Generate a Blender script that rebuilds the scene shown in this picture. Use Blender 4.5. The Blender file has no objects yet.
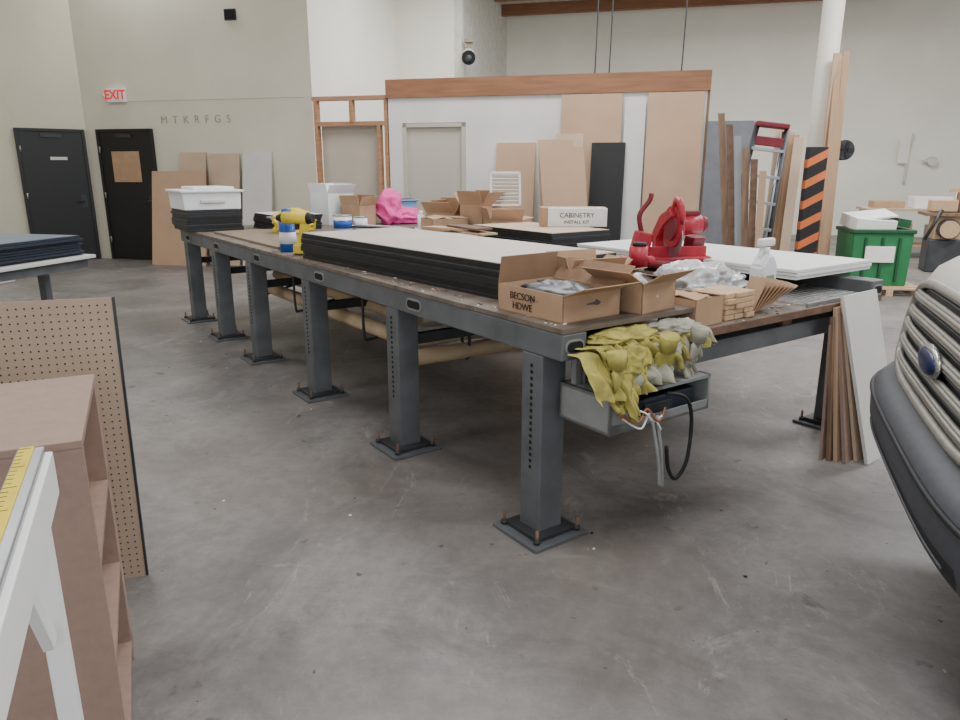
import bpy, bmesh, math, random
from mathutils import Vector, Matrix, Euler, noise
random.seed(7)
R=math.radians
def lin(c):
    return tuple(((x/255)/12.92 if x/255<=.04045 else ((x/255+.055)/1.055)**2.4) for x in c)
MATS={}
def M(name,rgb,rough=.6,metal=0.,var=.12,scale=6.,bump=0.,stretch=None,emit=0,grime=0):
    if name in MATS: return MATS[name]
    m=bpy.data.materials.new(name); m.use_nodes=True; nt=m.node_tree; N=nt.nodes; L=nt.links
    b=N["Principled BSDF"]; b.inputs["Roughness"].default_value=rough; b.inputs["Metallic"].default_value=metal
    c=lin(rgb)
    tc=N.new("ShaderNodeTexCoord"); mp=N.new("ShaderNodeMapping"); L.new(tc.outputs["Object"],mp.inputs[0])
    if stretch: mp.inputs["Scale"].default_value=stretch
    nz=N.new("ShaderNodeTexNoise"); nz.inputs["Scale"].default_value=scale; nz.inputs["Detail"].default_value=6; L.new(mp.outputs[0],nz.inputs["Vector"])
    cr=N.new("ShaderNodeValToRGB"); cr.color_ramp.elements[0].position=.3; cr.color_ramp.elements[1].position=.7
    cr.color_ramp.elements[0].color=tuple(x*(1-var) for x in c)+(1,); cr.color_ramp.elements[1].color=tuple(min(1,x*(1+var)) for x in c)+(1,)
    L.new(nz.outputs["Fac"],cr.inputs[0]); out=cr.outputs[0]
    if grime:
        n2=N.new("ShaderNodeTexNoise"); n2.inputs["Scale"].default_value=2.3; n2.inputs["Detail"].default_value=12; n2.inputs["Roughness"].default_value=.75; n2.inputs["Distortion"].default_value=.8; L.new(tc.outputs["Object"],n2.inputs["Vector"])
        r2=N.new("ShaderNodeValToRGB"); r2.color_ramp.elements[0].position=.56; r2.color_ramp.elements[1].position=.72; r2.color_ramp.elements[1].color=(grime,)*3+(1,); L.new(n2.outputs["Fac"],r2.inputs[0])
        mx=N.new("ShaderNodeMix"); mx.data_type='RGBA'; L.new(r2.outputs[0],mx.inputs[0]); L.new(out,mx.inputs[6]); mx.inputs[7].default_value=tuple(x*.62 for x in c)+(1,)
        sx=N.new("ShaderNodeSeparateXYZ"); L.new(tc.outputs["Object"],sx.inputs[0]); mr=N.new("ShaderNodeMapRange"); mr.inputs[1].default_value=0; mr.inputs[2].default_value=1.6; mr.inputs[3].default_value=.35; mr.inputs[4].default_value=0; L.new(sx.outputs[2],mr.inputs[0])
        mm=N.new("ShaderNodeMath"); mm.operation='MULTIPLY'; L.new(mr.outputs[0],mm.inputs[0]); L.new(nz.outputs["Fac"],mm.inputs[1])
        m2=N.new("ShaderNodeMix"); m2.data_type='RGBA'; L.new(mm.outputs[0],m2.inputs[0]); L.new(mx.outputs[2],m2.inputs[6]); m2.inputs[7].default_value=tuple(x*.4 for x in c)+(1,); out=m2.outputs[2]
    L.new(out,b.inputs["Base Color"])
    if bump:
        bp=N.new("ShaderNodeBump"); bp.inputs["Strength"].default_value=bump; bp.inputs["Distance"].default_value=.01
        L.new(nz.outputs["Fac"],bp.inputs["Height"]); L.new(bp.outputs[0],b.inputs["Normal"])
    if emit:
        L.new(cr.outputs[0],b.inputs["Emission Color"]); b.inputs["Emission Strength"].default_value=emit
    MATS[name]=m; return m

# ---------- materials
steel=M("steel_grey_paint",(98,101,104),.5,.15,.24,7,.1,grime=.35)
steeld=M("steel_dark",(60,61,64),.5,.4,.2,9)
hole=M("dark_hole",(12,12,13),.9)
holew=M("slot_rim",(140,140,140),.5,.3)
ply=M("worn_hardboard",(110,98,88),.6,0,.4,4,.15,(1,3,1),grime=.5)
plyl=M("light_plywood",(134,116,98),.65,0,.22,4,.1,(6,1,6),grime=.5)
plyd=M("rust_brown_edge",(108,82,66),.8,0,.3,14)
mdf=M("mdf_tan",(180,149,122),.75,0,.06,3)
mdf2=M("mdf_pale",(186,162,139),.75,0,.06,3)
mdfd=M("melamine_brown",(146,121,108),.6,0,.08,30)
card=M("cardboard",(174,141,112),.85,0,.1,7,.05)
cardd=M("cardboard_inner",(136,106,82),.85,0,.12,7)
blk=M("black_edge",(28,29,32),.5,0,.3,25)
blk2=M("black_edge_gap",(70,72,76),.5,0,.3,25)
navy=M("dark_navy_sheet",(40,48,60),.45,0,.2,12)
topb=M("panel_top_beige",(190,179,169),.45,0,.07,3)
white=M("white_laminate",(232,232,230),.4,0,.03,3)
whitep=M("white_plastic",(228,230,232),.4,0,.04,5)
grey=M("grey_board",(140,142,146),.6,0,.06,4)
lgrey=M("light_grey_board",(205,203,198),.6,0,.05,4)
lum=M("lumber_orange",(162,120,88),.7,0,.22,5,.1,(1,1,6))
lumh=M("lumber_header",(136,94,66),.7,0,.22,4,.1,(.6,6,6))
lumdk=M("lumber_aged",(126,100,80),.75,0,.25,6,.1,(4,4,.6))
yel=M("yellow",(216,190,54),.6,0,.12,12)
yglove=M("glove_yellow",(164,154,80),.9,0,.35,14,.3,grime=.7)
gglove=M("glove_grey",(154,150,136),.9,0,.25,14,.3,grime=.7)
blue=M("blue_plastic",(34,84,170),.35)
lblue=M("light_blue",(110,160,200),.5)
pink=M("pink_fabric",(232,84,160),.8,0,.12,9,.2)
red=M("red_paint",(170,36,54),.42,0,.2,14)
redd=M("red_dark",(116,26,40),.5,0,.2,14)
alum=M("aluminium",(170,172,175),.35,.8,.1,9)
black=M("black_rubber",(22,22,24),.6)
green=M("green_bin",(32,112,64),.5,0,.1,8)
greend=M("green_dark",(18,76,42),.5)
silver=M("silver_body",(206,204,196),.32,.1,.03,4)
chrome=M("chrome",(180,180,178),.25,.8,.04,4)
gbar=M("grille_bar",(156,153,146),.35,.35,.1,20)
bump_=M("bumper_grey",(68,70,76),.55,0,.12,30)
bumpd=M("bumper_black",(26,27,30),.6)
lens=M("headlight_lens",(170,175,180),.1,.3)
bluel=M("badge_blue",(24,40,80),.3,.2)
orange=M("orange_stripe",(206,108,54),.6)
pipe=M("tan_pipe",(194,170,136),.6,0,.12,6)
paper=M("paper_white",(230,228,222),.8,0,.04,10)
plastic=M("clear_bag",(196,196,198),.22,0,.3,18,.5)
exitr=M("exit_red",(225,40,40),.5,0,.02,3,emit=.6)
redtxt=M("ink",(60,40,30),.8)
galv=M("galvanised",(150,152,152),.4,.5,.15,18)
galvl=M("light_grey_enamel",(146,148,147),.5,.1,.15,12,grime=.5)
doorm=M("door_black",(20,21,23),.45,0,.15,5)
doort=M("door_tan",(184,178,164),.6,0,.03,3)
wood=M("wood_block",(194,162,128),.7,0,.15,6,.05,(8,1,8))
iron=M("cast_iron",(70,72,74),.5,.4,.2,8)

class MB:
    def __init__(s,name): s.name=name; s.bm=bmesh.new(); s.ms=[]; s.txt=[]
    def mi(s,m):
        if m not in s.ms: s.ms.append(m)
        return s.ms.index(m)
    def add(s,t,m,smooth=False):
        i=s.mi(m)
        for f in t.faces: f.material_index=i; f.smooth=smooth
        me=bpy.data.meshes.new("t"); t.to_mesh(me); t.free(); s.bm.from_mesh(me); bpy.data.meshes.remove(me)
    def box(s,c,d,m,r=(0,0,0),bev=0,smooth=False):
        t=bmesh.new(); bmesh.ops.create_cube(t,size=1)
        bmesh.ops.scale(t,vec=d,verts=t.verts)
        if bev: bmesh.ops.bevel(t,geom=t.edges[:]+t.verts[:],offset=bev,segments=2,affect='EDGES',profile=.5)
        mt=Matrix.Translation(c)@Euler([R(a) for a in r]).to_matrix().to_4x4()
        bmesh.ops.transform(t,matrix=mt,verts=t.verts); s.add(t,m,smooth); return s
    def b2(s,a,b,m,bev=0):
        return s.box([(a[i]+b[i])/2 for i in range(3)],[abs(b[i]-a[i]) for i in range(3)],m,bev=bev)
    def cyl(s,p,q,r,m,seg=16,r2=None,caps=True):
        p=Vector(p);q=Vector(q);d=q-p
        t=bmesh.new(); bmesh.ops.create_cone(t,cap_ends=caps,segments=seg,radius1=r,radius2=r if r2 is None else r2,depth=d.length)
        mt=Matrix.Translation((p+q)/2)@d.to_track_quat('Z','Y').to_matrix().to_4x4()
        bmesh.ops.transform(t,matrix=mt,verts=t.verts)
        i=s.mi(m)
        for f in t.faces: f.smooth=len(f.verts)==4
        for f in t.faces: f.material_index=i
        me=bpy.data.meshes.new("t"); t.to_mesh(me); t.free(); s.bm.from_mesh(me); bpy.data.meshes.remove(me); return s
    def ball(s,c,d,m,r=(0,0,0),amp=0,fr=3,sub=3,seed=0,flat=None,crease=False):
        t=bmesh.new(); bmesh.ops.create_icosphere(t,subdivisions=sub,radius=.5)
        for v in t.verts:
            if amp:
                if crease:
                    q=v.co*fr+Vector((seed*7.3,seed*1.7,0)); q=q+Vector((noise.noise(q*.6),noise.noise(q*.6+Vector((9,0,0))),0))*1.2
                    n=.5-abs(noise.noise(q))*2.2; n2=.4-abs(noise.noise(q*2.1+Vector((3,3,3))))*1.6
                    v.co*=1+amp*(n+.45*n2)
                else:
                    n=noise.noise(v.co*fr+Vector((seed*7.3,seed*1.7,0))); n2=noise.noise(v.co*fr*2.7+Vector((0,seed*3.1,5)))
                    v.co*=1+amp*(n+.5*n2)
            if flat is not None and v.co.z<flat: v.co.z=flat+(v.co.z-flat)*.05
        bmesh.ops.scale(t,vec=d,verts=t.verts)
        mt=Matrix.Translation(c)@Euler([R(a) for a in r]).to_matrix().to_4x4()
        bmesh.ops.transform(t,matrix=mt,verts=t.verts); s.add(t,m,not crease or sub>4); return s
    def drape(s,x0,w,path,m,amp=.02,fr=4,seed=0,nx=44,ny=30,taper=.25):
        path=[Vector(p) for p in path]; Ls=[0]
        for i in range(1,len(path)): Ls.append(Ls[-1]+(path[i]-path[i-1]).length)
        def at(d):
            for i in range(1,len(path)):
                if d<=Ls[i] or i==len(path)-1:
                    u=(d-Ls[i-1])/(Ls[i]-Ls[i-1]); return path[i-1].lerp(path[i],u),(path[i]-path[i-1]).normalized()
        t=bmesh.new(); g=[]
        for j in range(ny+1):
            row=[]
            for i in range(nx+1):
                u=i/nx; v=j/ny
                ln=.82+.35*noise.noise(Vector((u*2.5,seed,0)))
                p,d=at(v*Ls[-1]*ln)
                nf=noise.noise(Vector((u*3,v*2,seed*2.3)))
                dp=amp*(.25+1.1*v)*(math.sin(2*math.pi*fr*u+4*nf+seed)+.5*math.sin(2*math.pi*fr*2.3*u+seed*3-3*nf))+.012*nf
                x=x0+w*(u-.5)*(1-taper*v)+.03*noise.noise(Vector((u*2,v*3,seed+9)))
                y=p.x+(-1)*(amp*1.2)+(-dp if d.y<-.3 else -.0); z=p.y+(dp*.5 if d.y>=-.3 else .2*dp)
                row.append(t.verts.new((x,y,z)))
            g.append(row)
        for j in range(ny):
            for i in range(nx): t.faces.new((g[j][i],g[j+1][i],g[j+1][i+1],g[j][i+1]))
        s.add(t,m,True); return s
    def tube(s,pts,r,m,seg=8):
        pts=[Vector(p) for p in pts]
        P=[]
        for i in range(len(pts)-1):
            a=pts[max(i-1,0)];b=pts[i];c=pts[i+1];d=pts[min(i+2,len(pts)-1)]
            n=6 if len(pts)>2 else 1
            for k in range(n):
                u=k/n; P.append(.5*((2*b)+(-a+c)*u+(2*a-5*b+4*c-d)*u*u+(-a+3*b-3*c+d)*u**3))
        P.append(pts[-1])
        t=bmesh.new(); rings=[]
        for i,p in enumerate(P):
            d=(P[min(i+1,len(P)-1)]-P[max(i-1,0)]).normalized(); q=d.to_track_quat('Z','Y')
            rings.append([t.verts.new(p+q@Vector((r*math.cos(2*math.pi*k/seg),r*math.sin(2*math.pi*k/seg),0))) for k in range(seg)])
        for i in range(len(rings)-1):
            A,B=rings[i],rings[i+1]
            best=min(range(seg),key=lambda o:sum((A[k].co-B[(k+o)%seg].co).length for k in range(seg)))
            B=B[best:]+B[:best]; rings[i+1]=B
            for k in range(seg): t.faces.new((A[k],A[(k+1)%seg],B[(k+1)%seg],B[k]))
        t.faces.new(rings[0][::-1]); t.faces.new(rings[-1]); bmesh.ops.recalc_face_normals(t,faces=t.faces)
        s.add(t,m,True); return s
    def slab(s,A,B,off,h,th,m):
        A=Vector(A);B=Vector(B);up=Vector((off[0],off[1],h)); n=(B-A).cross(up).normalized()*th
        t=bmesh.new(); v=[t.verts.new(x) for x in (A,B,B+up,A+up,A+n,B+n,B+up+n,A+up+n)]
        for f in ((0,1,2,3),(7,6,5,4),(0,4,5,1),(1,5,6,2),(2,6,7,3),(3,7,4,0)): t.faces.new([v[i] for i in f])
        bmesh.ops.recalc_face_normals(t,faces=t.faces); s.add(t,m); return s
    def prism(s,poly,y0,y1,m,axis='y',bev=0):
        t=bmesh.new()
        def mk(a,b,y): return {'y':(a,y,b),'x':(y,a,b),'z':(a,b,y)}[axis]
        A=[t.verts.new(mk(a,b,y0)) for a,b in poly]; B=[t.verts.new(mk(a,b,y1)) for a,b in poly]
        n=len(poly); t.faces.new(A); t.faces.new(B[::-1])
        for i in range(n): t.faces.new((A[i],B[i],B[(i+1)%n],A[(i+1)%n]))
        bmesh.ops.recalc_face_normals(t,faces=t.faces)
        if bev: bmesh.ops.bevel(t,geom=t.edges[:],offset=bev,segments=2,affect='EDGES')
        s.add(t,m); return s
    def stad(s,c,w,h,th,m,axis='x'):
        pts=[]
        r=h/2
        for k in range(9): a=-math.pi/2+math.pi*k/8; pts.append((w/2-r+r*math.cos(a),r*math.sin(a)))
        for k in range(9): a=math.pi/2+math.pi*k/8; pts.append((-w/2+r+r*math.cos(a),r*math.sin(a)))
        if axis=='x': return s.prism([(c[1]+a,c[2]+b) for a,b in pts],c[0]-th/2,c[0]+th/2,m,'x')
        return s.prism([(c[0]+a,c[2]+b) for a,b in pts],c[1]-th/2,c[1]+th/2,m,'y')
    def text(s,body,c,rot,size,m,w=0):
        s.txt.append((body,c,rot,size,m,w)); return s
    def done(s,loc=(0,0,0),rz=0,rx=0,ry=0,sc=1):
        me=bpy.data.meshes.new(s.name); s.bm.to_mesh(me); s.bm.free()
        for m in s.ms: me.materials.append(m)
        o=bpy.data.objects.new(s.name,me); bpy.context.collection.objects.link(o)
        o.location=loc; o.rotation_euler=(R(rx),R(ry),R(rz)); o.scale=(sc,sc,sc)
        for k,(body,c,rot,size,m,w) in enumerate(s.txt):
            cu=bpy.data.curves.new("lettering",'FONT'); cu.body=body; cu.size=size; cu.align_x='CENTER'; cu.align_y='CENTER'; cu.extrude=.001; cu.offset=w
            cu.materials.append(m); t=bpy.data.objects.new("lettering",cu); bpy.context.collection.objects.link(t)
            t.parent=o; t.location=c; t.rotation_euler=[R(a) for a in rot]
        return o
TO=(.266,2.865); TA=35.4
def TT(t,s,z): return (TO[0]-.579*s+.815*t, TO[1]+.815*s+.579*t, z)
def tdone(b,t,s,z,rz=0,sc=1): return b.done(TT(t,s,z),TA+rz,sc=sc)

# ---------- floor
def floor_mat():
    m=bpy.data.materials.new("concrete_floor"); m.use_nodes=True; nt=m.node_tree; N=nt.nodes; L=nt.links; b=N["Principled BSDF"]
    tc=N.new("ShaderNodeTexCoord")
    def nz(sc,det=8,rough=.6,st=None,dist=0,off=0):
        mp=N.new("ShaderNodeMapping"); L.new(tc.outputs["Object"],mp.inputs[0]); mp.inputs["Location"].default_value=(off,off*.7,0)
        if st: mp.inputs["Scale"].default_value=st[:3]; mp.inputs["Rotation"].default_value=(0,0,st[3])
        n=N.new("ShaderNodeTexNoise"); n.inputs["Scale"].default_value=sc; n.inputs["Detail"].default_value=det; n.inputs["Roughness"].default_value=rough; n.inputs["Distortion"].default_value=dist
        L.new(mp.outputs[0],n.inputs["Vector"]); return n.outputs["Fac"]
    def ramp(f,a,b_,c0,c1):
        r=N.new("ShaderNodeValToRGB"); r.color_ramp.elements[0].position=a; r.color_ramp.elements[1].position=b_
        r.color_ramp.elements[0].color=tuple(c0)+(1,); r.color_ramp.elements[1].color=tuple(c1)+(1,); L.new(f,r.inputs[0]); return r.outputs[0]
    def mix(f,a,b_,typ='MIX'):
        x=N.new("ShaderNodeMix"); x.data_type='RGBA'; x.blend_type=typ
        if isinstance(f,float): x.inputs[0].default_value=f
        else: L.new(f,x.inputs[0])
        for k,v in ((6,a),(7,b_)):
            if isinstance(v,tuple): x.inputs[k].default_value=v+(1,)
            else: L.new(v,x.inputs[k])
        return x.outputs[2]
    base=ramp(nz(.8,10,.68,None,.8),.36,.64,lin((98,93,91)),lin((132,127,124)))
    fine=ramp(nz(13,12,.8),.30,.72,(.3,.3,.3),(.7,.7,.7))
    col=mix(.6,base,fine,'OVERLAY')
    s1=ramp(nz(1.7,15,.8,None,1.2,1),.53,.68,(0,0,0),(.42,.42,.42))
    col=mix(s1,col,lin((156,150,145)))
    s2=ramp(nz(3.2,14,.78,(1,.3,1,.35),1.6,3),.585,.65,(0,0,0),(.5,.5,.5))
    col=mix(s2,col,lin((176,168,159)))
    s3=ramp(nz(2.6,14,.8,(.35,1,1,.9),1.2,7),.60,.665,(0,0,0),(.4,.4,.4))
    col=mix(s3,col,lin((166,160,153)))
    d=ramp(nz(1.0,14,.78,None,1.0,5),.54,.66,(0,0,0),(.5,.5,.5))
    col=mix(d,col,lin((74,69,67)))
    d2=ramp(nz(4.5,5,.6,None,.3,2),.66,.71,(0,0,0),(.6,.6,.6))
    col=mix(d2,col,lin((60,56,54)))
    d3=ramp(nz(14,3,.5,None,0,4),.71,.745,(0,0,0),(.8,.8,.8))
    col=mix(d3,col,lin((46,43,41)))
    br=ramp(nz(.5,6,.6,None,.5,11),.5,.7,(0,0,0),(.35,.35,.35))
    col=mix(br,col,lin((120,108,99)))
    L.new(col,b.inputs["Base Color"])
    rr=ramp(nz(1.3,8,.65),.3,.7,(.34,.34,.34),(.6,.6,.6)); L.new(rr,b.inputs["Roughness"])
    bp=N.new("ShaderNodeBump"); bp.inputs["Strength"].default_value=.15; bp.inputs["Distance"].default_value=.01; L.new(nz(14,8,.7),bp.inputs["Height"]); L.new(bp.outputs[0],b.inputs["Normal"])
    return m
b=MB("floor"); b.b2((-14,-4,-.1),(18,22,0),floor_mat()); b.done()
b=MB("floor_debris"); rs=random.Random(5)
for k in range(110):
    x=rs.uniform(-3.5,3.2); y=rs.uniform(1.2,7.5); q=rs.uniform(.002,.007)
    b.box((x,y,q*.25),(q*2,q*rs.uniform(.7,2),q*.5),[paper,plyd,hole,wood,plyd][k%5],(0,0,rs.uniform(0,180)))
b.done()

# ---------- walls
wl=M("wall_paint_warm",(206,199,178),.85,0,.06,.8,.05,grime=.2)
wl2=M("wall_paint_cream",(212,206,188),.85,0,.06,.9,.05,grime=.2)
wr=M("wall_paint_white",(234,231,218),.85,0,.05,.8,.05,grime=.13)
HC=5.3
def wall(name,p,q,m,z1=HC,z0=0,th=.15,side=1):
    p=Vector((p[0],p[1],0));q=Vector((q[0],q[1],0)); d=(q-p); L_=d.length; a=math.degrees(math.atan2(d.y,d.x))
    b=MB(name); b.b2((0,0 if side>0 else -th,z0),(L_,th if side>0 else 0,z1),m); return b.done((p.x,p.y,0),a)
C0=(-6.72,12.78)
wall("wall_left",(-9.12,10.98),C0,wl)
wall("wall_side_left",(-9.12,-3),(-9.12,10.98),wl)
wall("wall_door",C0,(-2.60,11.75),wl2)
wall("wall_recess_left",(-2.60,11.75),(-1.67,15.46),wr)
wall("wall_recess_back",(-1.67,15.46),(-.36,15.13),wr)
wall("wall_recess_right",(-.36,15.13),(.66,19.2),M("wall_grey",(206,203,193),.85))
wall("wall_back",(.66,19.2),(14.2,15.8),wr)
b=MB("ceiling"); b.b2((-14,-4,HC),(18,22,HC+.15),M("ceiling_paint",(190,186,176),.9)); b.done()
for k in range(4):
    b=MB("ceiling_beam"); b.box((4,0,0),(9,.14,.24),lumh); b.done((.8,18.6-k*1.6,HC-.12),-14)

adir=-14.06
def wallpt(base,k): return (base[0]+.97*k, base[1]-.243*k)
def steel_door(name,p,a,w=1.0,h=2.13,paper_=False):
    b=MB(name); fr=.05
    b.b2((-w/2,-.05,.01),(w/2,-.01,h),doorm)
    b.b2((-w/2-fr,-.07,0),(-w/2,0,h+fr),doorm,.005); b.b2((w/2,-.07,0),(w/2+fr,0,h+fr),doorm,.005); b.b2((-w/2,-.07,h),(w/2,0,h+fr),doorm,.005)
    b.cyl((w/2-.09,-.12,1.0),(w/2-.09,-.05,1.0),.02,steeld); b.cyl((w/2-.09,-.12,1.0),(w/2-.2,-.12,1.0),.012,steeld)
    b.b2((w/2-.13,-.055,.9),(w/2-.05,-.05,1.1),steeld)
    for z in (.3,1.05,1.8): b.cyl((-w/2,-.075,z),(-w/2,-.075,z+.1),.012,alum,8)
    if paper_: b.b2((-.28,-.06,1.32),(.26,-.052,1.82),card)
    else: b.b2((-.05,-.055,1.68),(.2,-.051,1.73),lgrey)
    b.box((0,-.04,h-.06),(.3,.08,.06),steeld)
    return b.done((p[0],p[1],0),a)
p=wallpt(C0,.80); steel_door("door_2",(p[0]-.005,p[1]-.01),adir,.98,2.13,True)
steel_door("door_1",(C0[0]-.8*.54+.004,C0[1]-.6*.54-.01),math.degrees(math.atan2(.6,.8)),.92,2.13)
p=wallpt(C0,.74)
b=MB("exit_sign"); b.b2((-.17,-.08,-.11),(.17,0,.11),whitep,.01); b.text("EXIT",(0,-.083,0),(90,0,0),.2,exitr,.006)
b.cyl((-.25,-.03,0),(-.17,-.03,0),.04,whitep); b.done((p[0],p[1]-.005,2.71),adir)
p=wallpt(C0,2.95); b=MB("wall_hole"); b.b2((-.1,-.02,-.08),(.1,0,.08),steeld); b.b2((-.08,-.03,-.06),(.08,-.018,.06),hole); b.done((p[0],p[1]-.005,3.84),adir)  # hole in the wall, drawn as dark plates set on its face
p=wallpt(C0,2.05); pen=M("pencil",(176,170,154),.9); b=MB("wall_lettering"); b.b2((-1.2,-.004,.33),(2.05,0,.337),pen); b.text("M  T  K  R  F  G  S",(.1,-.004,.03),(90,0,0),.17,M("faded_brown_ink",(162,152,134),.9)); b.done((p[0],p[1]-.003,2.28),adir)

# ---------- partition
PB=(-1.122,9.24)
Lp=3.73
pw=M("partition_white",(214,212,206),.75,0,.08,1.6,grime=.3)
d0,d1=.18,.98
for nm,a,c in (("wall_partition_left",(0,0,0),(d0,.1,2.37)),("wall_partition_right",(d1,0,0),(Lp,.1,2.37)),("wall_partition_top",(d0,0,2.08),(d1,.1,2.37))):
    b=MB(nm); b.b2(a,c,pw); b.done((PB[0],PB[1],0),adir)
b=MB("trim_header_beam"); b.b2((-.02,-.03,2.37),(Lp+.03,.13,2.58),lumh); b.b2((Lp,0,0),(Lp+.03,.1,2.37),lumdk); b.done((PB[0],PB[1],0),adir)
b=MB("door_3"); b.b2((d0+.05,.03,.01),(d1-.05,.07,2.03),doort); b.b2((d0+.002,-.01,0),(d0+.05,.09,2.075),doort); b.b2((d1-.05,-.01,0),(d1-.002,.09,2.075),doort); b.b2((d0+.002,-.01,2.03),(d1-.002,.09,2.075),doort)
b.ball((d1-.11,.01,1.0),(.06,.06,.06),alum); b.done((PB[0],PB[1],0),adir)
b=MB("stud_frame")
for x in (-1.0,-.52,-.06): b.b2((x,0,(0 if x!=-.52 else 2.08)),(x+.045,.09,2.36),lum)
b.b2((-1.02,0,2.36),(-.03,.09,2.41),lum); b.b2((-.96,0,2.06),(-.06,.09,2.11),lum)
b.b2((-.96,0,0),(-.06,.09,.05),lum); b.b2((-.16,0,.05),(-.115,.09,2.06),lum)
b.b2((-.95,.1,.0),(-.2,.115,2.06),M("gypsum_tan",(180,171,156),.8,0,.05,3)); b.done((PB[0],PB[1],0),adir)
for i,(k,h) in enumerate(((2.5,2.58),(2.66,2.58),(3.45,2.58))):
    p=(PB[0]+.97*k,PB[1]-.243*k); b=MB("power_drop_cable"); b.tube([(0,0,h),(.01,0,3.4),(0,.02,4.3),(.02,0,HC)],.008,steeld,6); b.done((p[0],p[1]+.05,0))

def lean(name,base,k0,k1,h,m,th=.02,gap=.25,front=.03,skew=0):
    b=MB(name); b.slab((k0,-gap,0),(k1,-gap,0),(skew,gap-front,0),h,-th,m)
    return b.done((base[0],base[1],0),adir)
lean("mdf_panel",PB,1.37,1.84,1.84,mdf,gap=.3)
lean("mdf_panel",PB,2.13,2.82,2.36,mdf,gap=.2)
lean("mdf_panel",PB,3.10,3.70,2.36,mdf,gap=.25)
lean("grey_panel",PB,2.85,3.08,2.3,lgrey,gap=.2)
lean("black_panel",PB,2.50,2.88,1.83,black,gap=.36,front=.1)
lean("mdf_panel",PB,2.16,2.66,1.78,mdf,gap=.75,front=.40,skew=-.22)
lean("mdf_panel",PB,2.08,2.48,1.86,mdf,gap=.60,front=.28,skew=-.18)
lean("mdf_panel",PB,2.10,2.42,1.93,mdf2,gap=.42,front=.07,skew=-.02)
lean("mdf_panel",C0,1.45,2.45,1.5,mdf,gap=.55,front=.3)
lean("mdf_panel",C0,1.82,2.3,1.8,mdf2,gap=.3)
lean("mdf_panel",C0,2.36,2.92,1.78,mdf2,gap=.3)
lean("white_panel",C0,2.98,3.5,1.8,lgrey,gap=.3)

# ---------- main steel workbench
LS=[0,1.2,2.41,3.6,4.58,5.56]
b=MB("steel_workbench")
W=2.35
for t in (0,W):
    for s in LS:
        b.b2((t-.065,s-.065,.03),(t+.065,s+.065,.82),steel,.006)
        b.b2((t-.15,s-.15,.0),(t+.15,s+.15,.018),steel,.003)
        b.b2((t-.11,s-.11,.02),(t+.11,s+.11,.04),steeld,.003)
        for i in (-.09,.09):
            for j in (-.09,.09):
                b.cyl((t+i*1.25,s+j*1.25,.01),(t+i*1.25,s+j*1.25,.08),.007,plyd,8); b.cyl((t+i*1.25,s+j*1.25,.02),(t+i*1.25,s+j*1.25,.038),.016,steeld,6)
        sg=-1 if t==0 else 1
        for k in range(17): b.cyl((t+sg*.064,s-.0,.32+k*.028),(t+sg*.0668,s-.0,.32+k*.028),.0085,hole,10)
    b.b2((t-.065,-.18,.82),(t+.065,5.72,.928),steel,.006)
    for k in range(5):
        sm=(LS[k]+LS[k+1])/2+ .35
        sg=-1 if t==0 else 1
        b.stad((t+sg*.066,sm,.875),.15,.062,.006,holew); b.stad((t+sg*.068,sm,.875),.125,.04,.006,hole)
    b.stad((t,-.181,.874),.1,.06,.006,holew,'y'); b.stad((t,-.184,.874),.082,.042,.006,hole,'y')
for s in LS[1:]+[.5]: b.b2((.06,s-.04,.83),(W-.06,s+.04,.925),steeld,.004)
b.b2((0,5.6,.82),(W,5.72,.928),steel)
b.b2((-.07,.45,.93),(W+.08,5.73,.95),ply)
b.b2((-.065,-.18,.93),(.78,.45,.95),ply)
b.b2((.07,-.22,.83),(2.28,.5,.85),ply); b.b2((.07,-.235,.822),(2.3,-.22,.858),plyd)
b.b2((.07,-.17,.68),(W-.07,-.09,.77),steel,.004)
for t in (.1,.8,1.5,2.25): b.b2((t-.04,-.16,.76),(t+.04,-.1,.83),plyd)
for s in LS[1:]: b.b2((.06,s-.02,.60),(W-.06,s+.02,.66),steeld)
tdone(b,0,0,0)
b=MB("cardboard_tube_rack")
b.cyl((.26,1.6,.52),(.26,4.4,.52),.05,pipe); b.cyl((.42,1.75,.60),(.42,4.3,.60),.045,pipe); b.cyl((.36,1.9,.68),(.36,4.6,.68),.03,lumdk)
b.cyl((.2,1.52,.42),(1.2,1.35,.46),.05,pipe); b.cyl((.17,1.525,.42),(.2,1.52,.42),.062,pipe); b.cyl((.3,1.62,.50),(1.25,1.45,.52),.035,pipe)
for s in (2.0,3.2,4.1):
    b.tube([(.16,s,.83),(.16,s,.5),(.2,s,.455),(.42,s,.5),(.5,s,.55),(.5,s,.83)],.01,steeld)
b.tube([(.6,1.42,.83),(.6,1.42,.5),(.6,1.45,.38),(.6,1.5,.5),(.6,1.5,.83)],.01,steeld)
tdone(b,0,0,0)

def stack(name,w,l,h,n,mside,mtop,loc,rz=0,jit=.012):
    b=MB(name); th=h/n
    for i in range(n):
        jx,jy=random.uniform(-jit,jit),random.uniform(-jit,jit)
        b.box((jx,jy,th*(i+.45)),(w,l,th*.86),mside)
        b.box((jx,jy,th*(i+.94)),(w-.008,l-.008,th*.12),blk2 if (mside is blk and i<n-1) else (mtop if i==n-1 else navy))
    b.box((0,0,h+.001),(w-.01,l-.01,.003),mtop)
    return tdone(b,*loc,rz)
stack("panel_stack",.78,2.12,.17,10,blk,topb,(.45,1.53,.95),3.5,.016)
stack("panel_stack",.52,.62,.2,9,blk,navy,(.13,5.42,.95),0)
stack("panel_stack",.5,.6,.15,7,blk,lgrey,(.85,5.1,.95),0)
stack("panel_stack",.62,1.05,.12,7,blk,mdf2,(2.05,2.5,.95),0)
b=MB("plywood_sheet"); b.box((0,0,.009),(.55,1.7,.018),plyl); tdone(b,.32,4.05,.95)
b=MB("white_laminate_panel"); 
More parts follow.
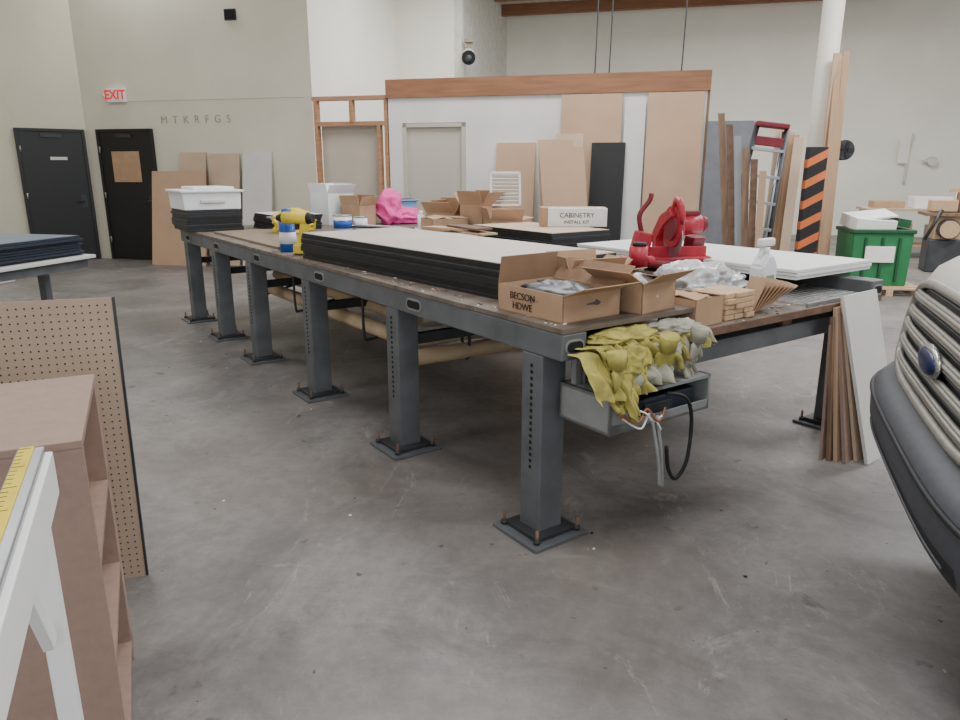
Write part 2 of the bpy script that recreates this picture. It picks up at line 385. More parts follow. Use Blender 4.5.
for i in range(3): b.box((random.uniform(-.01,.01),random.uniform(-.02,.02),.01+i*.02),(.8,1.75,.018),white,bev=.002)
tdone(b,2.2,.86,.952)
b=MB("white_storage_tote"); b.prism([(-.27,0),(.27,0),(.28,.17),(-.28,.17)],-.28,.28,whitep,'y',.006)
b.box((0,0,.175),(.6,.62,.025),whitep,bev=.008); b.box((.05,.05,.2),(.4,.45,.03),whitep,bev=.01); b.b2((-.12,-.3,.06),(.12,-.28,.1),lgrey,.01)
tdone(b,.13,5.42,1.157)
b=MB("cordless_drill")
b.cyl((0,-.08,.19),(0,.06,.19),.032,yel); b.cyl((0,.06,.19),(0,.1,.19),.028,black,r2=.014); b.cyl((0,.1,.19),(0,.16,.19),.005,alum,8); b.cyl((0,-.11,.19),(0,-.08,.19),.024,black,r2=.032)
b.box((0,-.05,.11),(.034,.045,.14),yel,(12,0,0),.01); b.box((0,-.06,.03),(.075,.12,.055),yel,bev=.01); b.box((0,-.06,.012),(.07,.11,.024),black,bev=.005); b.box((0,-.015,.15),(.02,.02,.04),black)
tdone(b,.04,2.80,.95,40,1.35)
b=MB("blue_spray_can"); b.cyl((0,0,0),(0,0,.2),.05,blue,20); b.cyl((0,0,.05),(0,0,.12),.0505,whitep,20); b.cyl((0,0,.2),(0,0,.22),.05,alum,20,.03); b.cyl((0,0,.22),(0,0,.26),.028,blue,16); tdone(b,.06,3.0,.95,0,1.2)
b=MB("blue_spray_can"); b.cyl((0,0,0),(0,0,.16),.045,blue,20); b.cyl((0,0,.16),(0,0,.18),.045,whitep,20,.03); tdone(b,.13,3.16,.95)
def glove(b,c,rz,m,rx=0,ry=0,sc=1):
    mt=Matrix.Translation(c)@Euler((R(rx),R(ry),R(rz))).to_matrix().to_4x4()
    def p(x,y,z): return mt@Vector((x*sc,y*sc,z*sc))
    b.ball(p(0,.03,0),(.1*sc,.13*sc,.035*sc),m,(rx,ry,rz),.35,4)
    b.cyl(p(0,-.02,0),p(0,-.09,0),.035*sc,m,14,.042*sc)
    for i,(x,l) in enumerate(((-.036,.07),(-.012,.085),(.012,.08),(.036,.06))):
        b.tube([p(x,.07,0),p(x*1.2,.07+l*.5,.012),p(x*1.35,.07+l,-.012)],.0125*sc,m,8); b.ball(p(x*1.35,.07+l,-.012),(.025*sc,)*3,m,sub=2)
    b.tube([p(.04,.0,0),p(.068,.03,.008),p(.08,.065,0)],.014*sc,m,8); b.ball(p(.08,.065,0),(.028*sc,)*3,m,sub=2)
b=MB("work_glove"); glove(b,(0,0,.03),30,yel); glove(b,(.03,.08,.06),100,yel,20); b.ball((.0,.03,.1),(.38,.26,.24),yel,amp=.35,fr=3,seed=4,flat=-.4,crease=True,sub=5)
tdone(b,.60,4.3,.952,-30)
b=MB("paint_can"); b.cyl((0,0,0),(0,0,.15),.09,white,24); b.cyl((0,0,.03),(0,0,.11),.091,blue,24); b.cyl((0,0,.15),(0,0,.158),.094,alum,24); b.cyl((0,0,.158),(0,0,.16),.07,alum,24); tdone(b,1.15,4.4,.95)
b=MB("paint_can"); b.cyl((0,0,0),(0,0,.13),.07,white,24); b.cyl((0,0,.13),(0,0,.138),.073,alum,24);b.cyl((0,0,.138),(0,0,.14),.06,alum,24); tdone(b,1.32,4.36,.95)

def carton(name,w,d,h,loc,rz=0,fl=(120,120,120,120),fill=None,txt=None,m=card,table=True,fh=None):
    b=MB(name); th=.005; fh=fh or min(w,d)/2
    b.b2((-w/2,-d/2,0),(w/2,d/2,th),m); b.b2((-w/2,-d/2,0),(-w/2+th,d/2,h),m); b.b2((w/2-th,-d/2,0),(w/2,d/2,h),m)
    b.b2((-w/2,-d/2,0),(w/2,-d/2+th,h),m); b.b2((-w/2,d/2-th,0),(w/2,d/2,h),m)
    b.b2((-w/2+th,-d/2+th,th),(w/2-th,d/2-th,th*1.5),cardd)
    for i,a in enumerate(fl):
        if a is None: continue
        ar=R(a); L=fh
        mm=cardd if (txt and i in (1,3)) else m
        if i<2:
            sg=-1 if i==0 else 1; x0=sg*w/2; b.slab((x0,-d/2,h),(x0,d/2,h),(-sg*L*math.cos(ar),0,0),L*math.sin(ar),.004,mm)
        else:
            sg=-1 if i==2 else 1; y0=sg*d/2; b.slab((-w/2,y0,h),(w/2,y0,h),(0,-sg*L*math.cos(ar),0),L*math.sin(ar),.004,mm)
    if fill: b.ball((0,0,h*.6),(w*.88,d*.88,h*1.0),fill,amp=.35,fr=3,seed=random.random()*9,crease=True,sub=5)
    if txt: b.text(txt,(-w/2-.003,.04,h*.48),(90,0,-90),.042,redtxt)
    return tdone(b,*loc,rz) if table else b.done(loc,rz)
carton("cardboard_box",.33,.41,.115,(.155,.10,.95),2,(None,135,160,80),M("dark_grey_bag",(84,84,90),.4,0,.3,14,.3),"BECSON\nHDWE",fh=.12)
carton("cardboard_box",.24,.26,.13,(.50,-.02,.95),6,(150,10,150,20),plastic,None,fh=.11)
carton("cardboard_box",.22,.20,.13,(.82,-.08,.85),4,(10,10,8,8),None,fh=.1)
carton("cardboard_box",.28,.22,.13,(.52,.33,.95),-12,(110,140,120,100),plastic,fh=.08)
carton("cardboard_box",.34,.34,.34,(1.47,5.35,.95),10,(100,80,120,110),None,None,whitep,fh=.1)
carton("cardboard_box",.30,.34,.17,(2.12,4.0,.95),25,(130,80,120,60),None,fh=.14)
carton("cardboard_box",.36,.3,.14,(1.85,3.65,.95),-10,(10,5,5,5),None)
carton("cardboard_box",.28,.28,.26,(2.2,3.55,.95),15,(110,70,120,130),None,fh=.14)
carton("cardboard_box",.3,.26,.14,(2.2,3.2,.95),-20,(110,170,120,130),None,fh=.12)
b=MB("long_carton"); b.box((0,0,.07),(.5,.22,.14),paper,bev=.004); b.b2((-.252,-.112,.0),(-.2,.112,.142),card); b.text("CABINETRY",(.02,-.112,.085),(90,0,0),.05,redtxt); b.text("INSTALL KIT",(.02,-.112,.035),(90,0,0),.035,redtxt); b.box((0,0,.142),(.5,.05,.002),card)
b.done(TT(2.36,2.42,1.073),0,sc=1.1)
b=MB("pink_tarp"); b.ball((0,0,.15),(.34,.30,.42),pink,amp=.25,fr=2.2,seed=2,flat=-.36,sub=5,crease=True); b.ball((.16,-.04,.07),(.42,.24,.2),pink,amp=.25,seed=5,flat=-.3,sub=5,crease=True); tdone(b,1.98,4.95,.952)
carton("cardboard_box",.26,.26,.22,(1.62,5.0,.95),20,(100,80,120,110),None,None,fh=.1)
b=MB("blue_bin"); b.prism([(-.13,0),(.13,0),(.17,.24),(-.17,.24)],-.12,.12,lblue,'y',.01); b.box((0,0,.24),(.36,.28,.02),lblue,bev=.008); b.box((0,0,.252),(.3,.22,.004),navy); tdone(b,2.28,5.28,.95)
b=MB("squeeze_bottle"); b.cyl((0,0,0),(0,0,.15),.035,whitep,20); b.cyl((0,0,.15),(0,0,.19),.035,whitep,20,.012); b.cyl((0,0,.19),(0,0,.22),.012,yel,12,.004); tdone(b,1.88,4.13,.95)
b=MB("vent_grille"); b.b2((-.15,-.01,0),(-.13,.01,.32),white); b.b2((.13,-.01,0),(.15,.01,.32),white); b.b2((-.15,-.01,0),(.15,.01,.02),white); b.b2((-.15,-.01,.3),(.15,.01,.32),white)
for k in range(8): b.box((0,0,.045+k*.034),(.27,.014,.02),lgrey,(35,0,0))
b.done(TT(2.36,3.36,1.20),10,-8)
b=MB("scrap_wood_pile")
for k in range(7): b.box((random.uniform(-.1,.1),random.uniform(-.15,.15),.012+k*.018),(.16,.5,.016),[wood,mdf,plyd,lgrey][k%4],(0,0,random.uniform(-30,30)))
tdone(b,1.5,2.9,.95)
b=MB("scrap_wood_pile")
for k in range(5): b.box((random.uniform(-.1,.1),random.uniform(-.15,.15),.012+k*.018),(.12,.6,.016),[navy,mdf,wood,lgrey][k%4],(0,0,random.uniform(-30,30)))
tdone(b,1.2,3.6,.95)
b=MB("white_trim_board"); b.box((0,0,.01),(.14,1.3,.018),white,(0,0,0)); b.box((.2,.1,.01),(.1,1.1,.018),lgrey,(0,0,6)); tdone(b,1.55,4.2,.95,12)
b=MB("table_sawdust_chips"); rs=random.Random(9)
for k in range(160):
    s_=rs.uniform(-.15,5.5); t_=rs.uniform(-.05,.06) if s_<2.8 else rs.uniform(-.05,1.2)
    q=rs.uniform(.003,.009); b.box((t_,s_,.951+q*.2),(q*2,q,q*.4),[wood,paper,plyd,mdf2][k%4],(0,0,rs.uniform(0,180)))
for k in range(60):
    q=rs.uniform(.004,.012); b.box((rs.uniform(.9,2.2),rs.uniform(-.2,.05),.851+q*.2),(q*2,q,q*.4),[wood,paper,plyd,mdf2][k%4],(0,0,rs.uniform(0,180)))
tdone(b,0,0,0)

# red miter saw
b=MB("miter_saw")
b.cyl((0,0,.02),(0,0,.06),.15,redd,28); b.box((0,.08,.04),(.5,.16,.06),red,bev=.012); b.box((0,.05,.095),(.46,.025,.06),red,bev=.004)
b.box((0,-.14,.035),(.08,.16,.03),red,bev=.008); b.cyl((0,-.22,.03),(0,-.27,.04),.018,black)
b.prism([(.2,.05),(.21,.2),(.12,.3),(0,.34),(-.06,.3),(.06,.24),(.14,.16),(.13,.05)],-.035,.035,red,'x',.008)
b.cyl((-.014,.0,.24),(.014,0,.24),.115,red,32); b.cyl((-.026,.0,.24),(.026,0,.24),.075,redd,32); b.cyl((-.003,.0,.19),(.003,0,.19),.12,alum,32)
b.cyl((.02,.03,.24),(.17,.03,.25),.055,red,20); b.cyl((.17,.03,.25),(.2,.03,.25),.045,redd,20); b.box((.1,.03,.31),(.12,.05,.03),redd,bev=.008)
b.tube([(0,.0,.34),(-.02,-.06,.39),(-.03,-.13,.37),(-.02,-.14,.30),(0,-.1,.27)],.018,red,10)
b.box((-.16,.06,.15),(.1,.07,.12),red,(0,15,0),.012); b.box((.18,.1,.13),(.1,.08,.1),redd,(10,0,20),.012)
b.tube([(-.16,.06,.2),(-.18,.06,.3),(-.13,.05,.38),(-.12,.05,.42)],.014,redd)
tdone(b,1.6,.70,.95,-25,1.08)
b=MB("router_tool"); b.cyl((0,0,0),(0,0,.02),.08,black,24); b.cyl((0,0,.06),(0,0,.16),.045,red,20); b.cyl((0,0,.02),(0,0,.06),.03,alum); b.ball((.09,0,.08),(.06,.04,.05),red); b.ball((-.09,0,.08),(.06,.04,.05),red); b.cyl((0,0,.16),(0,0,.18),.035,black,20); tdone(b,1.2,.60,.95,0,1.1)
b=MB("plastic_bag"); b.ball((0,0,.09),(.55,.26,.24),plastic,amp=.35,fr=3,seed=3,flat=-.35,sub=5,crease=True); tdone(b,1.3,.3,.852)
b=MB("plastic_bag"); b.ball((0,0,.05),(.3,.24,.14),plastic,amp=.35,fr=3,seed=6,flat=-.35,sub=5,crease=True); tdone(b,1.64,.34,.852)
b=MB("spray_bottle"); b.prism([(-.055,0),(.055,0),(.055,.17),(.02,.22),(-.02,.22),(-.055,.17)],-.035,.035,whitep,'y',.01); b.cyl((0,0,.22),(0,0,.25),.018,whitep); b.box((.0,0,.27),(.1,.03,.035),whitep,bev=.008); b.box((-.03,0,.235),(.012,.015,.05),whitep,(0,20,0)); b.b2((-.03,-.037,.06),(.03,-.0355,.13),M("label_green",(130,150,120),.6)); tdone(b,1.52,.02,.852,0,1.2)
b=MB("wood_block_stack")
for i in range(5):
    for j in range(3): b.box((j*.075,random.uniform(-.01,.01),.014+i*.026),(.07,.2,.023),wood,(0,0,random.uniform(-3,3)),.002)
tdone(b,1.01,-.06,.85,2)
b=MB("cardboard_sheets")
for k in range(8): b.box((k*.02-.08,k*.004,.08),(.004,.2-.008*k,.17),card,(0,20+k*5,0))
tdone(b,1.36,-.12,.858,-35)
b=MB("wire_mesh_tray")
for k in range(18): b.cyl((-.3+k*.035,-.18,.01),(-.3+k*.035,.18,.01),.0025,galv,5)
for k in range(11): b.cyl((-.3,-.18+k*.036,.012),(.3,-.18+k*.036,.012),.0025,galv,5)
b.b2((-.31,-.19,0),(.31,-.18,.02),galv); b.b2((-.31,.18,0),(.31,.19,.02),galv)
tdone(b,1.93,.0,.852)
b=MB("work_glove_pile")
pa=[(-.12,.862),(-.25,.872),(-.285,.84),(-.30,.76),(-.31,.68)]
b.drape(.15,.24,pa,yglove,.022,3,1); b.drape(.30,.22,[(-.1,.868),(-.25,.885),(-.30,.85),(-.32,.76)],yglove,.02,3,2.2)
b.drape(.43,.26,pa[:4],gglove,.02,3,3.7); b.drape(.56,.22,[(-.1,.868),(-.25,.885),(-.30,.85),(-.32,.78)],yglove,.022,3,5.1)
b.drape(.68,.16,pa[:4],gglove,.018,3,6.3); b.drape(.05,.2,[(-.2,.86),(-.26,.86),(-.32,.80),(-.385,.72),(-.39,.62)],yglove,.018,2,8.2,taper=.1)
b.drape(.26,.3,[(-.24,.80),(-.30,.80),(-.36,.76),(-.385,.70)],gglove,.02,3,9.4)
b.drape(.16,.18,[(-.24,.82),(-.31,.82),(-.38,.74),(-.40,.60)],yglove,.02,2,12.4,taper=.1)
glove(b,(.08,-.37,.80),20,yglove,-98,0,.95); glove(b,(.36,-.36,.83),-25,yglove,-75,0,.95); glove(b,(.55,-.355,.84),15,gglove,-80,0,.9)
b.ball((.3,-.2,.885),(.36,.16,.07),yglove,amp=.3,fr=3,seed=8,sub=5,crease=True); b.ball((.56,-.22,.885),(.3,.15,.08),gglove,amp=.3,fr=3,seed=11,sub=5,crease=True)
b.ball((.42,-.31,.80),(.2,.1,.14),gglove,amp=.35,fr=3,seed=21,sub=5,crease=True); b.ball((.2,-.33,.80),(.18,.09,.16),yglove,amp=.35,fr=3,seed=23,sub=5,crease=True)
tdone(b,-.03,0,0)
b=MB("metal_drawer_box")
b.b2((0,0,0),(.66,.32,.012),galvl); b.b2((0,0,0),(.012,.32,.17),galvl); b.b2((.648,0,0),(.66,.32,.17),galvl); b.b2((0,.308,0),(.66,.32,.17),galvl); b.b2((0,0,0),(.66,.012,.045),galvl)
b.b2((0,-.0,.155),(.66,.32,.17),galvl); b.b2((0,0,0),(.14,.012,.17),galvl); b.b2((.2,.04,.02),(.6,.25,.11),navy,.01); b.b2((.24,.02,.02),(.42,.08,.09),steeld,.004)
b.b2((.02,.24,.17),(.05,.27,.31),galvl);b.b2((.61,.24,.17),(.64,.27,.31),galvl)
tdone(b,.02,-.37,.552,0,.9)
b=MB("power_cable"); b.tube([(.46,-.39,.72),(.53,-.43,.70),(.58,-.43,.6),(.57,-.43,.42),(.53,-.41,.34),(.48,-.41,.40),(.46,-.41,.50)],.008,black)
b.tube([(.40,-.40,.64),(.43,-.41,.47),(.45,-.41,.32)],.008,galvl);b.tube([(.37,-.40,.64),(.40,-.42,.47),(.42,-.42,.34)],.007,galvl)
b.tube([(.2,-.385,.68),(.28,-.41,.64),(.34,-.4,.68),(.40,-.41,.62),(.46,-.39,.66)],.005,M("copper",(150,90,60),.5)); b.tube([(.22,-.385,.66),(.3,-.41,.61),(.36,-.4,.66),(.42,-.41,.58)],.004,paper); b.tube([(.24,-.385,.7),(.32,-.41,.67),(.38,-.4,.62),(.42,-.41,.64)],.004,paper); tdone(b,-.15,0,-.04)
b=MB("leaning_offcut_boards")
b.slab((1.90,-.46,0),(2.28,-.44,0),(-.1,.2,0),.9,.018,lgrey); b.slab((1.9,-.40,0),(2.2,-.39,0),(-.08,.15,0),.88,.018,mdf2)
b.slab((1.80,-.34,0),(2.02,-.33,0),(-.02,.10,0),.84,.018,mdf); b.slab((1.78,-.31,0),(1.96,-.31,0),(-.02,.07,0),.79,.018,lumdk); b.slab((1.82,-.38,0),(1.92,-.37,0),(-.02,.13,0),.81,.018,mdfd)
b.slab((1.76,-.28,0),(1.88,-.27,0),(.0,.04,0),.75,.014,mdfd)
tdone(b,0,0,0)

# ---------- left foreground
mdfp=M("pegboard_tan",(166,145,126),.75,0,.06,4)
b=MB("pegboard"); b.b2((0,0,0),(1.2,.008,1.10),mdfp,0); b.b2((1.2,-.002,0),(1.208,.014,1.10),steeld)
for i in range(46):
    for j in range(42): b.box((.02+i*.0257,-.0006,.02+j*.0257),(.005,.001,.005),hole)
b.done((-2.46,2.14,0.0),17.5,-3)
b=MB("cabinet_carcass")
Wc,Dc,Hc=1.1,.6,.95
b.b2((-Wc,0,Hc-.02),(0,Dc,Hc),mdfd,.002); b.b2((-Wc,0,0),(0,.018,Hc-.02),mdfd); b.b2((-Wc,Dc-.018,0),(-.0,Dc,Hc-.02),mdfd); b.b2((-Wc,0,0),(-Wc+.018,Dc,Hc-.02),mdfd)
b.b2((-.13,.018,.0),(-.112,Dc-.018,Hc-.02),mdfd); b.b2((-Wc+.02,.02,.05),(-.0,Dc-.02,.07),mdfd); b.b2((-.11,.02,.62),(-.0,Dc-.02,.638),mdfd); b.b2((-.11,.02,.34),(-.0,Dc-.02,.358),mdfd)
b.b2((-.06,Dc-.08,0),(-.0,Dc-.018,Hc-.02),mdfd); b.b2((-.055,.02,.07),(-.04,.4,.6),mdfd)
b.done((-.91,1.53,0),25)
b=MB("saw_fence_stand")
b.b2((-.05,-1.1,.94),(0,0,.998),alum,.003); b.b2((-.005,-1.1,.89),(.012,0,.985),white,.003); b.b2((-.045,-1.1,.998),(-.018,0,1.001),yel)
for k in range(54): b.b2((-.045,-.01-k*.02,1.001),(-.045+(.022 if k%5==0 else .012),-.012-k*.02,1.0015),black)
for y in (-.08,-.95):
    b.b2((-.045,y-.025,0),(-.005,y+.025,.93),white,.003)
b.slab((-.02,-.1,.62),(-.02,-.15,.62),(0,-.2,0),.3,.02,white)
b.b2((-.04,-.95,.15),(-.01,-.08,.2),white)
b.done((-.895,1.375,0),25)
b=MB("sheet_cart")
b.b2((-1.7,-.55,.78),(0,.55,.81),lgrey,.004); b.b2((-1.65,-.5,.70),(-.05,.5,.78),steel)
for x in (-1.6,-.5):
    for y in (-.45,.45): b.b2((x-.035,y-.035,.0),(x+.035,y+.035,.72),steel,.004)
for k in range(8): b.box((-.88+random.uniform(-.02,.02),random.uniform(-.02,.02),.82+k*.021),(1.6,1.0,.017),navy)
b.box((-.88,0,.979),(1.56,.96,.004),M("sheet_blue_grey",(104,118,134),.35))
b.done((-3.55,5.85,0),-14)
b=MB("grey_tote"); b.box((0,0,.3),(.8,.5,.6),lgrey,bev=.02); b.box((0,0,.62),(.86,.56,.05),grey,bev=.01); b.done((-7.0,9.9,0),-14)

# ---------- right background
b=MB("support_column"); b.cyl((0,0,0),(0,0,HC),.13,wr,28); b.b2((-.22,-.22,0),(.22,.22,.02),steel); b.done((4.5,9.95,0))
tanb=M("board_brown",(166,134,104),.7,0,.12,4,.05,(4,4,.5))
b=MB("long_boards")
for k,(x,h,w) in enumerate(((.0,2.95,.1),(.06,2.92,.1),(.12,2.97,.08),(.03,2.8,.12))): b.slab((x,-.05*k,0),(x+w,-.05*k,0),(.03,.10+.05*k,0),h,.02,[mdf,tanb,tanb,tanb][k])
b.done((4.43,9.62,0))
b=MB("hazard_striped_post")
b.box((0,0,.9),(.24,.1,1.8),black,bev=.005)
for k in range(7):
    z=.05+k*.25; b.prism([(-.121,z),(.121,z+.13),(.121,z+.23),(-.121,z+.10)],-.052,.052,orange)
b.done((4.14,9.15,0),0)
b=MB("step_ladder")
def rail(p,q,m,r=.03): b.cyl(p,q,r,m,4)
for sx in (-1,1):
    rail((sx*.27,-.14,0),(sx*.16,0,2.0),steeld,.034); rail((sx*.25,.16,0),(sx*.15,.05,1.95),alum)
for k in range(6):
    z=.28+k*.29; w=.27-.055*z; b.box((0,-.14+.07*z,z),(w*2,.09,.035),alum,bev=.004)
    if k%2==0: b.cyl((-w,.16-.055*z,z),(w,.16-.055*z,z),.012,alum,8)
b.box((0,.03,2.0),(.36,.2,.06),redd,bev=.015); b.box((0,-.02,1.82),(.3,.04,.1),redd,bev=.01)
for sx in (-1,1):
    b.box((sx*.26,-.14,.03),(.06,.09,.06),black); b.box((sx*.24,.16,.03),(.06,.06,.06),black)
b.done((3.05,8.5,.03),-12,0,7)
b=MB("long_boards")
for k in range(5): b.slab((k*.045,-.06*k,0),(k*.045+.11,-.06*k,0),(.08,.25,0),2.02-.03*k,.02,[mdf2,mdf,mdf,tanb,mdf2][k])
b.done((3.48,8.95,0),-14)
b=MB("long_boards")
for k in range(6): b.slab((k*.05,-.05*k,0),(k*.05+.07,-.05*k,0),(-.24+.04*k,.1,0),2.12-.12*k,.018,[lumdk,plyd,grey,lumdk,plyd,mdf][k])
b.done((2.78,8.0,0),-14)
b=MB("grey_panel"); b.slab((0,0,0),(.62,0,0),(0,.12,0),2.18,.02,M("grey_panel_dark",(112,114,120),.6)); b.done((3.15,10.4,0),-14)
b=MB("wall_fan"); b.cyl((0,0,0),(0,.1,0),.13,black,24); b.cyl((0,-.02,0),(0,0,0),.12,steeld,24)
for k in range(5): b.box((.06*math.cos(k*1.257),-.03,.06*math.sin(k*1.257)),(.09,.008,.05),black,(0,-math.degrees(k*1.257),0))
b.cyl((0,.02,0),(-.25,.1,0),.02,steeld); b.done((4.85,9.9,1.78))
b=MB("recycling_bin")
b.prism([(-.34,0),(.34,0),(.36,.66),(-.36,.66)],-.3,.3,green,'y',.01)
for x in (-.2,0,.2): b.box((x,-.31,.33),(.03,.02,.55),greend)
b.box((0,0,.68),(.76,.64,.05),greend,bev=.01); b.box((-.1,0,.77),(.5,.5,.16),paper,(6,4,5),.01); b.box((-.08,0,.87),(.5,.45,.02),white,(8,-6,0)); b.b2((-.2,-.325,.3),(.15,-.305,.5),paper)
b.box((.26,-.0,.78),(.16,.4,.1),greend,(0,10,0)); b.done((5.1,9.35,.1),-8)
b=MB("wooden_pallet")
for k in range(6): b.b2((-.35,-.45+k*.17,.08),(.5,-.35+k*.17,.1),wood)
for x in (-.3,.08,.45): b.b2((x-.04,-.45,0),(x+.04,.5,.08),wood)
b.done((5.1,9.3,0),-8)
b=MB("packing_bench"); b.b2((-1.1,-.4,.82),(1.2,.4,.86),mdf2); 
for x in (-1,1.1):
    for y in (-.35,.35): b.b2((x-.04,y-.04,0),(x+.04,y+.04,.82),lum)
b.b2((-1,-.35,.2),(1.1,.35,.23),mdf); b.box((-.6,0,.42),(.6,.5,.36),card); b.box((.4,0,.4),(.7,.5,.32),lgrey)
b.done((8.0,13.0,0),-14)
for i,(x,w,h,m) in enumerate(((-.7,.5,.12,card),(.0,.6,.2,white),(.65,.4,.3,paper))):
    q=MB("supply_carton"); q.box((0,0,h/2),(w,.4,h),m,bev=.005); q.box((0,0,h+.001),(w,.06,.002),cardd); q.done((8.0+.97*x,13.0-.243*x,.862),-14)
b=MB("woodworking_machine")
b.b2((-.35,-.22,0),(.35,.22,.5),iron,.02); b.b2((-.45,-.3,.85),(.5,.3,.9),lumdk,.005); b.b2((-.3,-.2,.5),(.3,.2,.85),wood,.01)
b.cyl((-.12,-.32,.66),(-.12,-.2,.66),.15,iron,24); b.cyl((-.12,-.35,.66),(-.12,-.32,.66),.13,wood,24); b.box((-.2,-.05,1.0),(.35,.3,.18),wood,bev=.02); b.box((.15,0,1.05),(.3,.25,.3),lumdk,bev=.02); b.cyl((-.42,-.3,.5),(-.25,-.3,.95),.025,steeld); b.box((.1,.1,1.22),(.4,.1,.05),wood)
b.done((7.25,11.1,0),-20)
b=MB("wall_pipe"); b.tube([(0,0,1.2),(0,0,1.9),(.05,-.02,2.3)],.025,lgrey); b.box((-.1,-.02,1.9),(.22,.03,.5),paper); b.cyl((.5,-.08,1.7),(.5,0,1.7),.1,lgrey,16); b.cyl((.3,-.05,1.7),(.5,-.05,1.7),.03,lgrey); b.done((9.7,16.86,0),-14)
b=MB("flood_lamp"); b.box((0,.1,.22),(.14,.14,.05),M("fixture_tan",(150,130,110),.6),bev=.01); b.cyl((0,.1,.2),(0,.05,.08),.03,M("fixture_tan",(150,130,110),.6)); b.cyl((0,.1,.04),(0,-.14,-.06),.1,lgrey,20,.1); b.cyl((0,-.13,-.055),(0,-.17,-.07),.11,black,20); b.ball((0,-.17,-.07),(.12,.06,.12),steeld); b.done((-.22,15.0,3.68),sc=1.2)  # flood lamp with tan mount and black head, gives no light

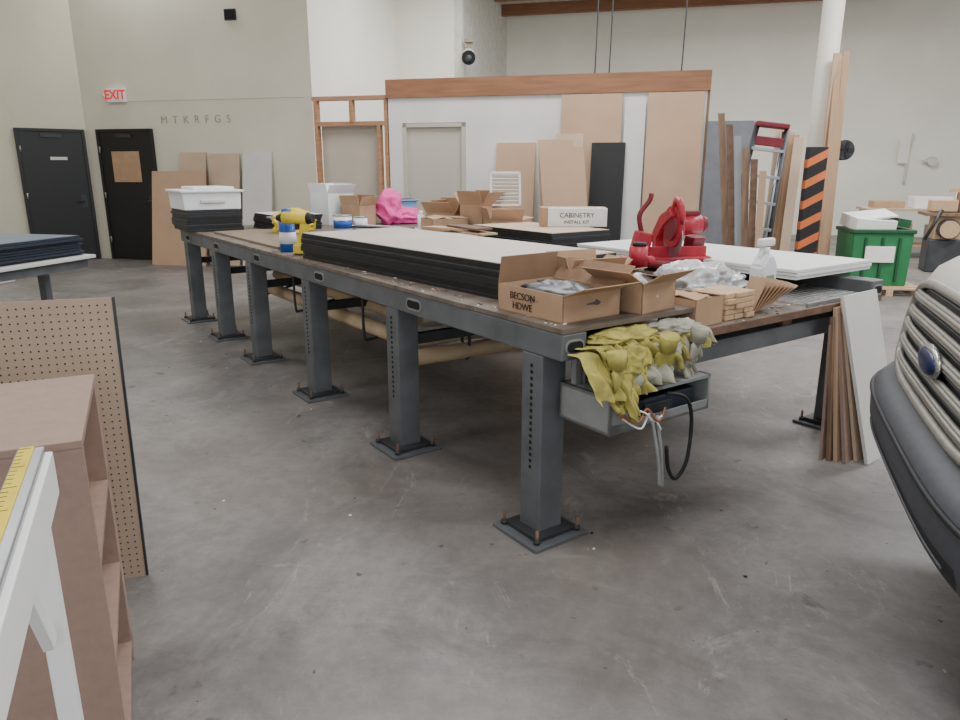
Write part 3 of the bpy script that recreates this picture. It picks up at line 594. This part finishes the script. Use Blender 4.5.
# ---------- van
def van():
    b=MB("van"); t=bmesh.new(); DZ=.085
    prof=[(.12,.42),(-.0,.42),(-.05,.425),(-.07,.44),(-.075,.47),(-.085,.50),(-.09,.56),(-.08,.62),(-.045,.655),(-.01,.67),(.0,.70),(.01,.80),(.02,.90),(.035,1.0),(.05,1.06),(.08,1.11),(.14,1.15),(.25,1.18),(.45,1.215),(.7,1.25),(1.0,1.285),(1.15,1.30)]
    ny=48; G=[]
    def bow(y): a=abs(y); return .02*a*a+.15*a**5
    def pos(a,pr):
        x,z=pr; k=max(0,1-max(0,x-.1)/1.0); 
        w=.99-.02*max(0,z-.9)/.4- (.03 if z<.43 else 0)
        return Vector((x+bow(a)*(.35+.65*k), a*w, DZ+z-(.03*a*a+.03*abs(a)**6)*(1 if z>.9 else 0)))
    for pr in prof: G.append([t.verts.new(pos(-1+2*j/ny,pr)) for j in range(ny+1)])
    ms=[silver,bump_,bumpd,lens]
    ids=[b.mi(m) for m in ms]
    for i in range(len(prof)-1):
        for j in range(ny):
            f=t.faces.new((G[i][j],G[i][j+1],G[i+1][j+1],G[i+1][j])); a=abs(-1+2*(j+.5)/ny); z=(prof[i][1]+prof[i+1][1])/2; f.smooth=True
            k=0
            if z<.69: k=1
            if a<.7 and .45<z<.50: k=2
            if z<.425: k=2
            if a<.68 and .69<z<1.07: k=2
            if .74<a<.97 and .84<z<1.07: k=3
            f.material_index=ids[k]
    for sg in (-1,1):
        j=0 if sg<0 else ny
        prev=[G[i][j] for i in range(15)]
        for xs in (.6,.9,1.3,2.2,3.5,5.2):
            cur=[t.verts.new((xs,sg*.995,DZ+prof[i][1])) for i in range(15)]
            for i in range(14):
                f=t.faces.new((prev[i],cur[i],cur[i+1],prev[i+1])); f.smooth=True; f.material_index=ids[0] if prof[i][1]>.48 else ids[1]
            prev=cur
    bmesh.ops.recalc_face_normals(t,faces=t.faces)
    me=bpy.data.meshes.new("t"); t.to_mesh(me); t.free(); b.bm.from_mesh(me)
    def sp(y,z,off=-.02):
        for i in range(len(prof)-1):
            if prof[i][1]<=z<=prof[i+1][1]:
                u=(z-prof[i][1])/max(1e-6,prof[i+1][1]-prof[i][1]); x=prof[i][0]*(1-u)+prof[i+1][0]*u; break
        p=pos(y/.98,(x,z)); p.x+=off; return p
    for z in (.745,.81,.875,.94,1.005):
        w=.63 if .78<z<1.0 else .59
        for dz in (-.011,0,.011): b.tube([sp(-w+2*w*k/12,z+dz,-.014-(.004 if dz==0 else 0)) for k in range(13)],.009,gbar,6)
        b.tube([sp(-w+2*w*k/12,z+.033,-.006) for k in range(13)],.004,bump_,5)
    rim=[]
    for k in range(33):
        a=2*math.pi*k/32; cx=abs(math.cos(a))**.45*(1 if math.cos(a)>0 else -1); cz=abs(math.sin(a))**.45*(1 if math.sin(a)>0 else -1)
        rim.append(sp(.67*cx,.88+.185*cz,-.008))
    b.tube(rim,.019,gbar,8)
    b.ball(sp(0,.865,-.03),(.04,.25,.105),chrome,sub=4); b.ball(sp(0,.865,-.04),(.035,.22,.084),bluel,sub=4)
    b.tube([sp(-.93+1.86*k/16,.60,-.004) for k in range(17)],.01,bumpd,6)
    b.tube([sp(-.62+1.24*k/12,.46,-.002) for k in range(13)],.005,bump_,6)
    for sg in (-1,1):
        for x in (1.05,4.2):
            b.cyl((x,sg*.72,.38),(x,sg*1.0,.38),.43,bumpd,36); b.cyl((x,sg*.78,.37),(x,sg*1.015,.37),.37,black,36); b.cyl((x,sg*.99,.37),(x,sg*1.025,.37),.23,chrome,24)
    b.prism([(1.1,1.30),(1.75,2.0),(2.1,2.12),(5.2,2.12),(5.25,1.0),(1.1,1.0)],-.9,.9,silver,'y',.04)
    b.prism([(1.15,1.38),(1.72,1.99),(1.70,2.01),(1.12,1.40)],-.8,.8,bumpd,'y')
    for sg in (-1,1): b.prism([(1.6,1.4),(1.95,1.95),(3.0,1.95),(3.0,1.4)],sg*.9,sg*.915,bumpd,'y'); b.ball((1.45,sg*1.08,1.4),(.14,.22,.28),bumpd)
    b.b2((.3,-.85,.42),(5.1,.85,.6),bumpd)
    b.done((1.465,2.22,0),-20.4)
van()

# ---------- lights
w=bpy.data.worlds.new("World"); bpy.context.scene.world=w; w.use_nodes=True
w.node_tree.nodes["Background"].inputs[0].default_value=(.93,.965,1,1); w.node_tree.nodes["Background"].inputs[1].default_value=1.6
def area(loc,sx,sy,e,rot=(0,0,0),col=(.97,.985,1)):
    l=bpy.data.lights.new("area",'AREA'); l.shape='RECTANGLE'; l.size=sx; l.size_y=sy; l.energy=e; l.color=col
    o=bpy.data.objects.new("added_ceiling_lamp",l); bpy.context.collection.objects.link(o); o.location=loc; o.rotation_euler=[R(a) for a in rot]  # area lamp added under the closed ceiling for soft overhead light
for x,e in ((-5,130),(0.5,210),(6,340)):
    for y in (1.5,7,12.5):
        area((x,y,HC-.06),2.4,1.4,e*(.75 if y<2 else 1.1))
        b=MB("added_lamp_frame");  # frame added around each area lamp; the ceiling has no opening
        for a in ((-1.25,-.75,-.05,1.25,-.7,0),(-1.25,.7,-.05,1.25,.75,0),(-1.25,-.75,-.05,-1.2,.75,0),(1.2,-.75,-.05,1.25,.75,0)): b.b2(a[:3],a[3:],white)
        b.done((x,y,HC))
# ---------- camera
cam=bpy.data.cameras.new("camera"); co=bpy.data.objects.new("camera",cam); bpy.context.collection.objects.link(co)
cam.sensor_width=36; cam.lens=715/960*36; co.location=(0,0,1.55); co.rotation_euler=(math.pi/2-math.atan(192/715),0,0); cam.clip_start=.02
bpy.context.scene.camera=co
